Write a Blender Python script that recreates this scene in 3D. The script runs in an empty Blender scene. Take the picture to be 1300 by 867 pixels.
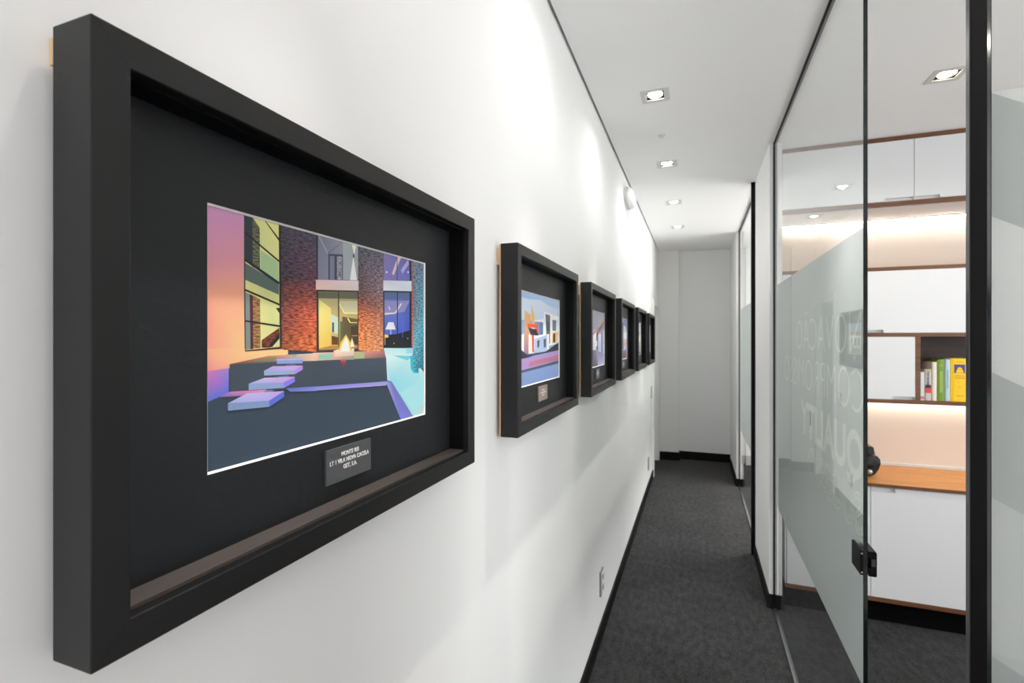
import bpy, bmesh, math, random
from mathutils import Vector, Matrix
random.seed(7)
C = bpy.context.scene.collection
ZC = 1.65            # eye height above the carpet
CEIL = ZC + 1.196    # ceiling height
XL = -0.5            # corridor face of the left wall
XG = 0.44            # corridor face of the glass
# ---------------------------------------------------------------- materials
def lin(c):
    c = c / 255.0
    return c / 12.92 if c <= 0.04045 else ((c + 0.055) / 1.055) ** 2.4
def rgb(r, g, b):
    return (lin(r), lin(g), lin(b), 1)
def newmat(name):
    m = bpy.data.materials.new(name); m.use_nodes = True
    nt = m.node_tree
    return m, nt, nt.nodes['Principled BSDF']
def mat(name, col, rough=0.5, metal=0.0, spec=0.5, noise=None, bump=None, stretch=(1, 1, 1), coat=0):
    """noise=(scale, amount) varies the colour, bump=(scale, strength, distance)"""
    m, nt, b = newmat(name)
    b.inputs['Base Color'].default_value = col
    b.inputs['Roughness'].default_value = rough
    b.inputs['Metallic'].default_value = metal
    b.inputs['Specular IOR Level'].default_value = spec
    b.inputs['Coat Weight'].default_value = coat
    if noise or bump:
        tc = nt.nodes.new('ShaderNodeTexCoord'); mp = nt.nodes.new('ShaderNodeMapping')
        mp.inputs['Scale'].default_value = stretch
        nt.links.new(tc.outputs['Object'], mp.inputs[0])
    if noise:
        n = nt.nodes.new('ShaderNodeTexNoise'); n.inputs['Scale'].default_value = noise[0]; n.inputs['Detail'].default_value = 6
        nt.links.new(mp.outputs[0], n.inputs['Vector'])
        mr = nt.nodes.new('ShaderNodeMapRange')
        mr.inputs['From Min'].default_value = 0.3; mr.inputs['From Max'].default_value = 0.7
        mr.inputs['To Min'].default_value = 1 - noise[1]; mr.inputs['To Max'].default_value = 1 + noise[1]
        nt.links.new(n.outputs['Fac'], mr.inputs['Value'])
        mx = nt.nodes.new('ShaderNodeVectorMath'); mx.operation = 'SCALE'
        mx.inputs[0].default_value = col[:3]
        nt.links.new(mr.outputs[0], mx.inputs['Scale']); nt.links.new(mx.outputs[0], b.inputs['Base Color'])
    if bump:
        n2 = nt.nodes.new('ShaderNodeTexNoise'); n2.inputs['Scale'].default_value = bump[0]; n2.inputs['Detail'].default_value = 4
        nt.links.new(mp.outputs[0], n2.inputs['Vector'])
        bp = nt.nodes.new('ShaderNodeBump'); bp.inputs['Strength'].default_value = bump[1]; bp.inputs['Distance'].default_value = bump[2]
        nt.links.new(n2.outputs['Fac'], bp.inputs['Height']); nt.links.new(bp.outputs[0], b.inputs['Normal'])
    return m
def emit(name, col, s):
    m = bpy.data.materials.new(name); m.use_nodes = True; nt = m.node_tree; nt.nodes.clear()
    e = nt.nodes.new('ShaderNodeEmission'); e.inputs[0].default_value = col; e.inputs[1].default_value = s
    o = nt.nodes.new('ShaderNodeOutputMaterial'); nt.links.new(e.outputs[0], o.inputs[0]); return m
M = {}
M['wall'] = mat('painted_wall', rgb(240, 240, 240), 0.75, spec=0.3, bump=(260, 0.05, 0.002))
M['wall_grey'] = mat('painted_wall_grey', rgb(232, 233, 233), 0.8, spec=0.3)
M['ceiling'] = mat('painted_ceiling', rgb(240, 240, 240), 0.8, spec=0.2)
M['gap'] = mat('shadow_gap', rgb(120, 122, 124), 0.8)
M['base'] = mat('black_baseboard', rgb(7, 7, 7), 0.6, spec=0.2)
M['black'] = mat('black_metal', rgb(6, 6, 7), 0.5, spec=0.16, bump=None)
M['blackgrey'] = mat('dark_metal_edge', rgb(95, 95, 97), 0.3, metal=0.9)
M['frame'] = mat('black_satin_frame', rgb(16, 16, 17), 0.42, spec=0.38, bump=(60, 0.03, 0.002))
M['mat'] = mat('black_mount_board', rgb(22, 26, 30), 0.5, spec=0.4, bump=(140, 0.35, 0.0015), stretch=(1, 0.5, 1))
M['felt'] = mat('brown_grey_spacer', rgb(62, 54, 50), 0.85, noise=(80, 0.15), stretch=(1, 0.2, 1))
M['core'] = mat('white_board_core', rgb(250, 246, 242), 0.6)
M['pale_wood'] = mat('pale_wood', rgb(214, 178, 138), 0.6, noise=(40, 0.12), stretch=(1, 1, 0.1))
M['plaque'] = mat('grey_metal_plaque', rgb(100, 103, 105), 0.38, metal=0.55, noise=(300, 0.06), stretch=(1, 1, 0.1))
M['plaque_copper'] = mat('copper_metal_plaque', rgb(176, 158, 148), 0.4, metal=0.6)
M['letter'] = mat('white_lettering', rgb(240, 240, 240), 0.6)
M['white_plastic'] = mat('white_plastic', rgb(235, 235, 235), 0.35)
M['socket_side'] = mat('grey_plastic', rgb(110, 110, 112), 0.5)
M['chrome'] = mat('brushed_metal', rgb(170, 172, 172), 0.3, metal=1.0)
M['cab'] = mat('white_lacquer', rgb(226, 227, 229), 0.4, spec=0.4)
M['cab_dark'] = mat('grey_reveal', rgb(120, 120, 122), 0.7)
M['handle_shaded'] = mat('shaded_lacquer_recess', rgb(218, 219, 221), 0.4)  # white lacquer darkened a little so the recess looks shaded
M['walnut'] = mat('walnut_wood', rgb(108, 68, 44), 0.45, noise=(30, 0.3), stretch=(0.15, 1, 3))
M['walnut_dark'] = mat('walnut_back', rgb(58, 42, 34), 0.55, noise=(26, 0.3), stretch=(0.2, 1, 3))
M['oak'] = mat('oiled_worktop_wood', rgb(208, 140, 62), 0.35, noise=(24, 0.22), stretch=(0.25, 3, 1))
M['plinth'] = mat('black_plinth', rgb(3, 3, 3), 0.8, spec=0.1)
M['splash'] = mat('cream_back_wall', rgb(240, 228, 216), 0.7)
M['fixture'] = mat('downlight_trim', rgb(205, 207, 202), 0.45)
M['gimbal'] = mat('downlight_dark_inside', rgb(34, 34, 36), 0.4)
M['reflector'] = mat('lamp_reflector', rgb(190, 185, 175), 0.25, metal=0.9)
M['lamp'] = emit('lamp_glow', (1.0, 0.93, 0.84, 1), 20)
M['lamp_warm'] = emit('lamp_glow_warm', (1.0, 0.85, 0.62, 1), 14)
M['led'] = emit('led_glow', (1.0, 0.9, 0.78, 1), 30)
M['opal'] = mat('opal_diffuser', rgb(248, 248, 250), 0.3)
M['printer'] = mat('black_plastic', rgb(30, 30, 32), 0.35)
M['printer_grey'] = mat('dark_grey_plastic', rgb(52, 52, 55), 0.3)
M['door_paint'] = mat('door_paint', rgb(196, 200, 196), 0.6)
# carpet: mottled loop pile
def carpet():
    m, nt, b = newmat('charcoal_carpet')
    tc = nt.nodes.new('ShaderNodeTexCoord')
    a = nt.nodes.new('ShaderNodeTexNoise'); a.inputs['Scale'].default_value = 130; a.inputs['Detail'].default_value = 3
    c = nt.nodes.new('ShaderNodeTexNoise'); c.inputs['Scale'].default_value = 2.2; c.inputs['Detail'].default_value = 5
    d = nt.nodes.new('ShaderNodeTexNoise'); d.inputs['Scale'].default_value = 34; d.inputs['Detail'].default_value = 4
    mp = nt.nodes.new('ShaderNodeMapping'); mp.inputs['Scale'].default_value = (1.0, 0.45, 1)
    nt.links.new(tc.outputs['Object'], mp.inputs[0])
    for n in (a, d): nt.links.new(mp.outputs[0], n.inputs['Vector'])
    nt.links.new(tc.outputs['Object'], c.inputs['Vector'])
    s1 = nt.nodes.new('ShaderNodeMath'); s1.operation = 'ADD'; nt.links.new(a.outputs['Fac'], s1.inputs[0]); nt.links.new(d.outputs['Fac'], s1.inputs[1])
    s2 = nt.nodes.new('ShaderNodeMath'); s2.operation = 'MULTIPLY_ADD'; nt.links.new(c.outputs['Fac'], s2.inputs[0]); s2.inputs[1].default_value = 0.5; nt.links.new(s1.outputs[0], s2.inputs[2])
    r = nt.nodes.new('ShaderNodeValToRGB'); mr = nt.nodes.new('ShaderNodeMapRange')
    mr.inputs['From Min'].default_value = 0.9; mr.inputs['From Max'].default_value = 1.6
    nt.links.new(s2.outputs[0], mr.inputs['Value']); nt.links.new(mr.outputs[0], r.inputs[0])
    r.color_ramp.elements[0].color = rgb(20, 20, 21); r.color_ramp.elements[1].color = rgb(60, 60, 61)
    nt.links.new(r.outputs[0], b.inputs['Base Color']); b.inputs['Roughness'].default_value = 0.95; b.inputs['Specular IOR Level'].default_value = 0.1
    b.inputs['Sheen Weight'].default_value = 0.1
    bp = nt.nodes.new('ShaderNodeBump'); bp.inputs['Strength'].default_value = 0.5; bp.inputs['Distance'].default_value = 0.004
    nt.links.new(s1.outputs[0], bp.inputs['Height']); nt.links.new(bp.outputs[0], b.inputs['Normal'])
    return m
M['carpet'] = carpet()
def glass():
    m = bpy.data.materials.new('clear_glass'); m.use_nodes = True; nt = m.node_tree; nt.nodes.clear()
    t = nt.nodes.new('ShaderNodeBsdfTransparent'); t.inputs[0].default_value = (0.98, 0.988, 0.985, 1)
    g = nt.nodes.new('ShaderNodeBsdfGlossy'); g.inputs['Roughness'].default_value = 0.0; g.inputs[0].default_value = (0.98, 1, 0.99, 1)
    f = nt.nodes.new('ShaderNodeFresnel'); f.inputs[0].default_value = 1.5
    geo = nt.nodes.new('ShaderNodeNewGeometry')
    # a pane is thin: reflect with the outside angle on both faces
    ff = nt.nodes.new('ShaderNodeMath'); ff.operation = 'SUBTRACT'; ff.inputs[0].default_value = 1
    nt.links.new(geo.outputs['Backfacing'], ff.inputs[1])
    mu = nt.nodes.new('ShaderNodeMath'); mu.operation = 'MULTIPLY'
    nt.links.new(f.outputs[0], mu.inputs[0]); nt.links.new(ff.outputs[0], mu.inputs[1])
    x = nt.nodes.new('ShaderNodeMixShader'); o = nt.nodes.new('ShaderNodeOutputMaterial')
    nt.links.new(mu.outputs[0], x.inputs[0]); nt.links.new(t.outputs[0], x.inputs[1]); nt.links.new(g.outputs[0], x.inputs[2])
    nt.links.new(x.outputs[0], o.inputs[0]); return m
M['glass'] = glass()
M['glass_edge'] = mat('glass_cut_edge', rgb(14, 24, 24), 0.15, spec=0.6)
def film(name, col, clear, trans, rough=0.5, ior=1.25):
    """frosted window film: diffuse + translucent + blurred see-through"""
    m = bpy.data.materials.new(name); m.use_nodes = True; nt = m.node_tree; nt.nodes.clear()
    d = nt.nodes.new('ShaderNodeBsdfDiffuse'); d.inputs[0].default_value = col
    t = nt.nodes.new('ShaderNodeBsdfTranslucent'); t.inputs[0].default_value = col
    r = nt.nodes.new('ShaderNodeBsdfRefraction'); r.inputs[0].default_value = (0.95, 0.965, 0.96, 1); r.inputs['Roughness'].default_value = rough; r.inputs['IOR'].default_value = ior
    a = nt.nodes.new('ShaderNodeMixShader'); a.inputs[0].default_value = trans
    nt.links.new(d.outputs[0], a.inputs[1]); nt.links.new(t.outputs[0], a.inputs[2])
    b = nt.nodes.new('ShaderNodeMixShader'); b.inputs[0].default_value = clear
    nt.links.new(a.outputs[0], b.inputs[1]); nt.links.new(r.outputs[0], b.inputs[2])
    o = nt.nodes.new('ShaderNodeOutputMaterial'); nt.links.new(b.outputs[0], o.inputs[0]); return m
M['film'] = film('frosted_film', rgb(214, 219, 218), 0.3, 0.4)
M['film_text'] = film('film_lettering', rgb(255, 255, 250), 0.0, 0.45)
M['film_a'] = film('film_tint_light', rgb(236, 237, 237), 0.08, 0.45)
M['film_b'] = film('film_tint_mid', rgb(206, 209, 209), 0.08, 0.45)
M['film_c'] = film('film_tint_soft', rgb(224, 226, 226), 0.08, 0.45)
def art():
    m, nt, b = newmat('photo_print')
    at = nt.nodes.new('ShaderNodeVertexColor'); at.layer_name = 'ink'
    tc = nt.nodes.new('ShaderNodeTexCoord'); mp = nt.nodes.new('ShaderNodeMapping'); mp.inputs['Scale'].default_value = (1, 120, 560)
    n = nt.nodes.new('ShaderNodeTexNoise'); n.inputs['Scale'].default_value = 1; n.inputs['Detail'].default_value = 3
    nt.links.new(tc.outputs['Object'], mp.inputs[0]); nt.links.new(mp.outputs[0], n.inputs['Vector'])
    mr = nt.nodes.new('ShaderNodeMapRange'); mr.inputs['From Min'].default_value = 0.35; mr.inputs['From Max'].default_value = 0.65
    mr.inputs['To Min'].default_value = 0.35; mr.inputs['To Max'].default_value = 1.7
    nt.links.new(n.outputs['Fac'], mr.inputs['Value'])
    # alpha 1 = plain ink, alpha 0 = stacked-stone texture printed in the photograph
    mi = nt.nodes.new('ShaderNodeMix'); mi.data_type = 'FLOAT'
    nt.links.new(at.outputs['Alpha'], mi.inputs[0]); nt.links.new(mr.outputs[0], mi.inputs[2]); mi.inputs[3].default_value = 1.0
    sc = nt.nodes.new('ShaderNodeVectorMath'); sc.operation = 'SCALE'
    nt.links.new(at.outputs['Color'], sc.inputs[0]); nt.links.new(mi.outputs[0], sc.inputs['Scale'])
    nt.links.new(sc.outputs[0], b.inputs['Base Color']); b.inputs['Roughness'].default_value = 0.45; b.inputs['Specular IOR Level'].default_value = 0.3
    return m
M['art'] = art()
# ---------------------------------------------------------------- mesh helpers
def box(bm, x0, x1, y0, y1, z0, z1):
    v = [bm.verts.new(p) for p in ((x0,y0,z0),(x1,y0,z0),(x1,y1,z0),(x0,y1,z0),(x0,y0,z1),(x1,y0,z1),(x1,y1,z1),(x0,y1,z1))]
    for f in ((3,2,1,0),(4,5,6,7),(0,1,5,4),(1,2,6,5),(2,3,7,6),(3,0,4,7)):
        bm.faces.new([v[i] for i in f])
def prism(bm, pts, a, b, axis):
    """extrude an outline: axis 'x' outline=(y,z), 'y' outline=(x,z), 'z' outline=(x,y)"""
    f = {'x': lambda p, t: (t, p[0], p[1]), 'y': lambda p, t: (p[0], t, p[1]), 'z': lambda p, t: (p[0], p[1], t)}[axis]
    A = [bm.verts.new(f(p, a)) for p in pts]; B = [bm.verts.new(f(p, b)) for p in pts]
    n = len(pts); bm.faces.new(A); bm.faces.new(B[::-1])
    for i in range(n): bm.faces.new((A[i], B[i], B[(i+1) % n], A[(i+1) % n]))
def ringed(bm, outer, inner, a, b, axis):
    """rectangular ring prism; outer/inner = (u0,u1,v0,v1)"""
    f = {'x': lambda u, v, t: (t, u, v), 'y': lambda u, v, t: (u, t, v), 'z': lambda u, v, t: (u, v, t)}[axis]
    def q(r, t): return [bm.verts.new(f(u, v, t)) for u, v in ((r[0],r[2]),(r[1],r[2]),(r[1],r[3]),(r[0],r[3]))]
    oa, ob, ia, ib = q(outer, a), q(outer, b), q(inner, a), q(inner, b)
    for i in range(4):
        j = (i + 1) % 4
        bm.faces.new((oa[i], oa[j], ia[j], ia[i])); bm.faces.new((ob[j], ob[i], ib[i], ib[j]))
        bm.faces.new((oa[j], oa[i], ob[i], ob[j])); bm.faces.new((ia[i], ia[j], ib[j], ib[i]))
def lathe(bm, prof, n=32, M4=None):
    """prof = [(radius, z)], around z"""
    rings = []
    for r, z in prof:
        if r < 1e-6: rings.append([bm.verts.new((0, 0, z))])
        else: rings.append([bm.verts.new((r*math.cos(2*math.pi*k/n), r*math.sin(2*math.pi*k/n), z)) for k in range(n)])
    for a, b in zip(rings, rings[1:]):
        for k in range(n):
            k2 = (k + 1) % n
            if len(a) == 1 and len(b) == 1: continue
            if len(a) == 1: bm.faces.new((a[0], b[k2], b[k]))
            elif len(b) == 1: bm.faces.new((a[k], a[k2], b[0]))
            else: bm.faces.new((a[k], a[k2], b[k2], b[k]))
    if M4 is not None: bmesh.ops.transform(bm, matrix=M4, verts=[v for r in rings for v in r])
def link(name, bm, m, parent=None, bevel=0, smooth=False, loc=None, segs=2):
    bmesh.ops.recalc_face_normals(bm, faces=bm.faces)
    me = bpy.data.meshes.new(name); bm.to_mesh(me); bm.free()
    me.materials.append(M[m] if isinstance(m, str) else m)
    if smooth:
        for p in me.polygons: p.use_smooth = True
    o = bpy.data.objects.new(name, me); C.objects.link(o)
    if parent: o.parent = parent
    if loc: o.location = loc
    if bevel:
        b = o.modifiers.new('bevel', 'BEVEL'); b.width = bevel; b.segments = segs; b.limit_method = 'ANGLE'
    return o
def boxo(name, x0, x1, y0, y1, z0, z1, m, parent=None, bevel=0, **k):
    bm = bmesh.new(); box(bm, x0, x1, y0, y1, z0, z1); return link(name, bm, m, parent, bevel, **k)
def tag(o, label, cat, group=None):
    o['label'] = label; o['category'] = cat
    if group: o['group'] = group
    return o
def thing(name, label, cat, loc=(0,0,0), group=None, rotz=0):
    o = bpy.data.objects.new(name, None); C.objects.link(o); o.location = loc; o.rotation_euler = (0,0,rotz)
    o.empty_display_size = 0.1
    return tag(o, label, cat, group)
def struct(o): o['kind'] = 'structure'; return o
def dup(root, loc, label=None, group=None, rotz=None, skip=()):
    r = root.copy(); C.objects.link(r); r.location = loc
    if rotz is not None: r.rotation_euler = (0,0,rotz)
    if label: r['label'] = label
    if group: r['group'] = group
    for ch in root.children:
        if ch.name.split('.')[0] in skip: continue
        c = ch.copy(); C.objects.link(c); c.parent = r
        for g in ch.children:
            d = g.copy(); C.objects.link(d); d.parent = c
    return r
def text_mesh(body, size, xscale=1.0, offset=0.0, bold=False, spacing=1.0, outline=0, extrude=0.0, align='CENTER', line=1.0):
    cu = bpy.data.curves.new('lettering', 'FONT'); cu.body = body; cu.size = size; cu.align_x = align; cu.align_y = 'CENTER'
    cu.offset = offset; cu.space_character = spacing; cu.space_line = line; cu.extrude = extrude; cu.resolution_u = 4
    if outline: cu.fill_mode = 'NONE'; cu.bevel_depth = outline; cu.bevel_resolution = 0
    o = bpy.data.objects.new('lettering', cu); C.objects.link(o)
    bpy.context.view_layer.update()
    me = bpy.data.meshes.new_from_object(o.evaluated_get(bpy.context.evaluated_depsgraph_get()))
    C.objects.unlink(o); bpy.data.objects.remove(o); bpy.data.curves.remove(cu)
    for v in me.vertices: v.co.x *= xscale
    return me
ART_HOUSE=[
([0,0,1,0,1,1,0,1],[(58,73,88)],0),
([0,0.991,0.105,0.986,0.105,0.821,0,0.795],[(208,150,196),(205,150,192),(222,152,165),(222,152,170)],0),
([0,0.795,0.105,0.821,0.105,0.689,0,0.673],[(222,152,170),(222,152,165),(250,170,140),(245,165,140)],0),
([0,0.673,0.105,0.689,0.107,0.461,0.107,0.38,0,0.39],[(245,165,140),(250,170,140),(252,196,140),(252,190,140),(240,150,140)],0),
([0,0.464,0.108,0.46,0.108,0.448,0.252,0.456,0.252,0.43,0.062,0.401,0.061,0.378,0,0.376],[(250,175,140),(255,195,140),(255,200,140),(255,205,140),(255,205,150),(255,180,140),(235,150,165),(235,140,150)],0),
([0,0.378,0.061,0.385,0.061,0.289,0,0.262],[(205,120,180),(150,130,200),(85,110,215),(85,115,205)],0),
([0.105,0.979,0.219,0.983,0.224,0.465,0.109,0.453],[(215,215,150),(230,228,150),(205,210,140),(240,225,150)],0),
([0.157,0.871,0.216,0.835,0.219,0.74,0.157,0.787],[(170,200,150)],0),
([0.105,0.975,0.132,0.979,0.136,0.791,0.107,0.818],[(48,60,66)],0),
([0.131,0.978,0.154,0.962,0.155,0.791,0.132,0.801],[(98,100,78)],1),
([0.107,0.808,0.219,0.74,0.219,0.692,0.107,0.739],[(92,108,104)],0),
([0.104,0.928,0.218,0.835,0.222,0.841,0.107,0.934],[(35,40,42)],0),
([0.169,0.98,0.218,0.928,0.222,0.935,0.173,0.986],[(35,40,42)],0),
([0.104,0.816,0.217,0.737,0.222,0.747,0.108,0.826],[(35,45,45)],0),
([0.108,0.689,0.122,0.683,0.125,0.457,0.109,0.455],[(130,142,140)],0),
([0.122,0.683,0.133,0.677,0.133,0.458,0.125,0.457],[(84,44,52)],0),
([0.132,0.679,0.155,0.665,0.157,0.461,0.133,0.46],[(150,112,72)],1),
([0.106,0.694,0.22,0.645,0.222,0.653,0.108,0.702],[(40,36,36)],0),
([0.107,0.569,0.221,0.551,0.222,0.559,0.108,0.576],[(40,36,36)],0),
([0.16,0.494,0.22,0.548,0.221,0.517,0.187,0.462,0.16,0.463],[(112,58,48)],1),
([0.18,0.465,0.221,0.525,0.221,0.501,0.195,0.464],[(40,40,40)],0),
([0.208,0.633,0.222,0.635,0.222,0.609],[(45,36,36)],0),
([0.105,0.977,0.108,0.453,0.11,0.453,0.108,0.978],[(60,60,55)],0),
([0.218,0.984,0.222,0.461,0.23,0.461,0.226,0.987],[(40,38,40)],0),
([0.109,0.448,0.224,0.457,0.223,0.464,0.109,0.454],[(90,45,40)],0),
([0.226,0.982,0.361,0.986,0.364,0.794,0.226,0.769],[(66,64,78),(74,72,92),(96,66,84),(66,56,66)],1),
([0.226,0.769,0.364,0.794,0.365,0.584,0.228,0.577],[(66,56,66),(96,66,84),(205,96,66),(128,70,62)],1),
([0.228,0.577,0.365,0.584,0.365,0.437,0.229,0.453],[(128,70,62),(205,96,66),(225,120,64),(150,84,56)],1),
([0.369,0.988,0.564,0.986,0.564,0.816,0.367,0.783],[(120,122,142),(165,170,178),(160,165,185),(130,132,158)],0),
([0.417,0.921,0.486,0.934,0.486,0.804,0.417,0.793],[(72,72,104)],0),
([0.424,0.912,0.445,0.916,0.445,0.798,0.424,0.795],[(128,130,150)],0),
([0.457,0.918,0.482,0.923,0.482,0.804,0.457,0.8],[(150,150,160)],1),
([0.486,0.978,0.564,0.983,0.564,0.816,0.486,0.803],[(168,176,182)],0),
([0.521,0.808,0.539,0.942,0.558,0.814],[(240,246,250)],0),
([0.53,0.98,0.555,0.981,0.543,0.945],[(235,240,225)],0),
([0.536,0.949,0.537,0.93,0.545,0.932,0.544,0.951],[(70,75,80)],0),
([0.364,0.986,0.364,0.783,0.371,0.784,0.371,0.988],[(50,50,58)],0),
([0.37,0.978,0.412,0.919,0.416,0.922,0.374,0.982],[(170,172,190)],0),
([0.415,0.919,0.487,0.975,0.485,0.977,0.413,0.922],[(100,105,130)],0),
([0.362,0.783,0.566,0.813,0.566,0.759,0.362,0.735],[(238,200,205),(232,222,226),(226,214,205),(245,205,190)],0),
([0.37,0.731,0.564,0.757,0.564,0.448,0.37,0.445],[(196,190,140),(170,168,130),(205,165,90),(250,205,100)],0),
([0.372,0.725,0.564,0.75,0.564,0.714,0.372,0.695],[(112,112,92)],0),
([0.376,0.689,0.429,0.652,0.429,0.465,0.376,0.453],[(250,235,150),(250,225,130),(235,195,90),(250,205,100)],0),
([0.464,0.692,0.564,0.703,0.564,0.634,0.492,0.629],[(212,205,165)],0),
([0.464,0.679,0.49,0.631,0.495,0.634,0.469,0.682],[(255,240,150)],0),
([0.492,0.63,0.564,0.633,0.565,0.639,0.492,0.635],[(255,236,150)],0),
([0.482,0.614,0.564,0.605,0.564,0.453,0.482,0.459],[(104,90,58)],0),
([0.507,0.607,0.52,0.583,0.525,0.587,0.511,0.611],[(255,230,130)],0),
([0.523,0.583,0.558,0.584,0.558,0.589,0.523,0.587],[(255,230,130)],0),
([0.526,0.564,0.564,0.575,0.564,0.467,0.526,0.468],[(70,66,56)],0),
([0.53,0.513,0.562,0.513,0.562,0.52,0.53,0.519],[(180,130,60)],0),
([0.429,0.624,0.462,0.608,0.462,0.525,0.429,0.531],[(205,222,200)],0),
([0.434,0.583,0.443,0.581,0.443,0.532,0.434,0.533],[(70,90,90)],0),
([0.432,0.515,0.462,0.508,0.462,0.469,0.432,0.47],[(112,72,42)],0),
([0.472,0.59,0.484,0.589,0.484,0.469,0.472,0.469],[(90,110,80)],0),
([0.376,0.453,0.429,0.465,0.564,0.467,0.564,0.448,0.37,0.445],[(190,140,80)],0),
([0.367,0.732,0.369,0.445,0.375,0.444,0.372,0.733],[(60,50,38)],0),
([0.369,0.726,0.566,0.751,0.566,0.759,0.369,0.733],[(60,58,50)],0),
([0.561,0.756,0.562,0.448,0.568,0.447,0.567,0.757],[(60,50,40)],0),
([0.462,0.738,0.463,0.46,0.468,0.46,0.467,0.739],[(70,62,40)],0),
([0.565,0.986,0.71,0.987,0.71,0.783,0.566,0.762],[(80,84,98),(92,96,112),(140,118,128),(110,84,88)],1),
([0.566,0.762,0.71,0.783,0.71,0.634,0.566,0.624],[(110,84,88),(140,118,128),(180,118,96),(200,108,66)],1),
([0.566,0.624,0.71,0.634,0.71,0.417,0.566,0.438],[(200,108,66),(180,118,96),(216,150,110),(240,150,88)],1),
([0.712,0.986,0.895,0.989,0.9,0.87,0.712,0.841],[(130,125,180),(90,95,170),(110,110,200),(140,125,185)],0),
([0.766,0.889,0.804,0.983,0.829,0.984,0.778,0.882],[(225,200,205)],0),
([0.826,0.923,0.879,0.979,0.884,0.971,0.839,0.902],[(180,165,215)],0),
([0.798,0.986,0.798,0.855,0.803,0.856,0.803,0.987],[(50,50,90)],0),
([0.888,0.987,0.892,0.869,0.904,0.871,0.9,0.99],[(40,40,60)],0),
([0.727,0.896,0.727,0.886,0.736,0.887,0.736,0.898],[(250,250,255)],0),
([0.875,0.925,0.875,0.914,0.883,0.916,0.883,0.927],[(250,240,255)],0),
([0.71,0.84,0.909,0.869,0.909,0.804,0.71,0.78],[(220,215,235),(222,232,246),(214,226,240),(236,238,240)],0),
([0.713,0.778,0.909,0.803,0.909,0.447,0.714,0.448],[(120,140,200),(90,110,190),(40,60,190),(70,90,190)],0),
([0.716,0.771,0.89,0.794,0.89,0.751,0.716,0.73],[(96,112,160)],0),
([0.716,0.722,0.89,0.741,0.852,0.669,0.716,0.637],[(150,148,205)],0),
([0.719,0.641,0.788,0.651,0.788,0.659,0.718,0.649],[(250,225,200)],0),
([0.792,0.653,0.835,0.717,0.827,0.72,0.784,0.657],[(250,225,215)],0),
([0.742,0.689,0.751,0.672,0.757,0.675,0.747,0.692],[(240,240,255)],0),
([0.742,0.598,0.776,0.599,0.791,0.556,0.723,0.554],[(228,226,238)],0),
([0.755,0.555,0.756,0.507,0.761,0.507,0.76,0.555],[(210,210,230)],0),
([0.716,0.523,0.801,0.529,0.892,0.554,0.9,0.449,0.716,0.452],[(30,36,42)],0),
([0.717,0.525,0.742,0.523,0.742,0.507,0.717,0.507],[(250,205,110)],0),
([0.718,0.507,0.718,0.464,0.723,0.464,0.723,0.507],[(190,160,120)],0),
([0.776,0.469,0.783,0.469,0.783,0.475,0.776,0.476],[(250,200,110)],0),
([0.872,0.499,0.88,0.499,0.88,0.505,0.872,0.505],[(240,200,160)],0),
([0.837,0.643,0.837,0.507,0.841,0.507,0.841,0.643],[(90,110,220)],0),
([0.799,0.786,0.799,0.45,0.805,0.449,0.805,0.787],[(34,38,50)],0),
([0.709,0.777,0.712,0.45,0.718,0.449,0.716,0.778],[(38,44,60)],0),
([0.711,0.771,0.909,0.795,0.909,0.804,0.712,0.778],[(44,50,66)],0),
([0.89,0.799,0.891,0.447,0.905,0.447,0.904,0.801],[(30,34,44)],0),
([0.714,0.446,0.909,0.443,0.909,0.451,0.714,0.453],[(40,44,50)],0),
([0.904,0.987,0.915,0.987,0.917,0.443,0.906,0.443],[(150,110,110),(150,110,110),(205,110,80),(205,110,80)],1),
([0.712,0.446,0.912,0.439,0.912,0.396,0.973,0.276,0.998,0.252,0.998,0,0.912,0.004,0.757,0.247,0.735,0.254,0.725,0.391],[(190,240,250),(190,236,250),(210,246,250),(210,245,250),(180,236,246),(200,225,225),(170,230,230),(150,220,236),(190,230,240),(220,250,250)],0),
([0.821,0.167,0.992,0.233,0.995,0.067,0.912,0.043],[(176,234,240)],0),
([0.773,0.4,0.912,0.389,0.874,0.364,0.832,0.378],[(110,214,226)],0),
([0.865,0.442,0.985,0.439,0.992,0.402,0.865,0.408],[(160,222,244)],0),
([0.913,0.987,0.981,0.99,0.981,0.653,0.915,0.648],[(110,120,140),(104,120,145),(90,165,190),(120,120,130)],1),
([0.915,0.648,0.981,0.653,0.981,0.301,0.959,0.307,0.959,0.275,0.917,0.28,0.915,0.449],[(120,120,130),(90,165,190),(40,120,140),(40,130,150),(40,150,170),(60,190,210),(110,180,200)],1),
([0.895,0.392,0.917,0.391,0.92,0.279,0.898,0.31],[(60,190,210)],0),
([0.062,0.401,0.365,0.398,0.365,0.264,0.062,0.289],[(68,78,90)],0),
([0.349,0.397,0.727,0.391,0.735,0.25,0.349,0.276],[(66,76,88),(76,90,104),(62,74,88),(66,76,88)],0),
([0.062,0.401,0.182,0.427,0.365,0.431,0.365,0.394,0.211,0.4,0.062,0.398],[(190,90,70),(200,130,90),(255,205,190),(250,200,160),(110,120,110),(100,60,60)],0),
([0.134,0.407,0.211,0.418,0.21,0.422,0.134,0.411],[(70,150,110)],0),
([0.265,0.42,0.283,0.421,0.283,0.427,0.264,0.426],[(70,190,160)],0),
([0.349,0.433,0.712,0.43,0.727,0.389,0.349,0.395],[(250,200,180),(200,130,130),(120,90,90),(235,180,150)],0),
([0.372,0.425,0.434,0.426,0.434,0.398,0.372,0.399],[(150,200,180)],0),
([0.542,0.426,0.597,0.427,0.597,0.393,0.542,0.395],[(180,190,140)],0),
([0.475,0.401,0.546,0.399,0.542,0.389,0.475,0.391],[(120,170,150)],0),
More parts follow.
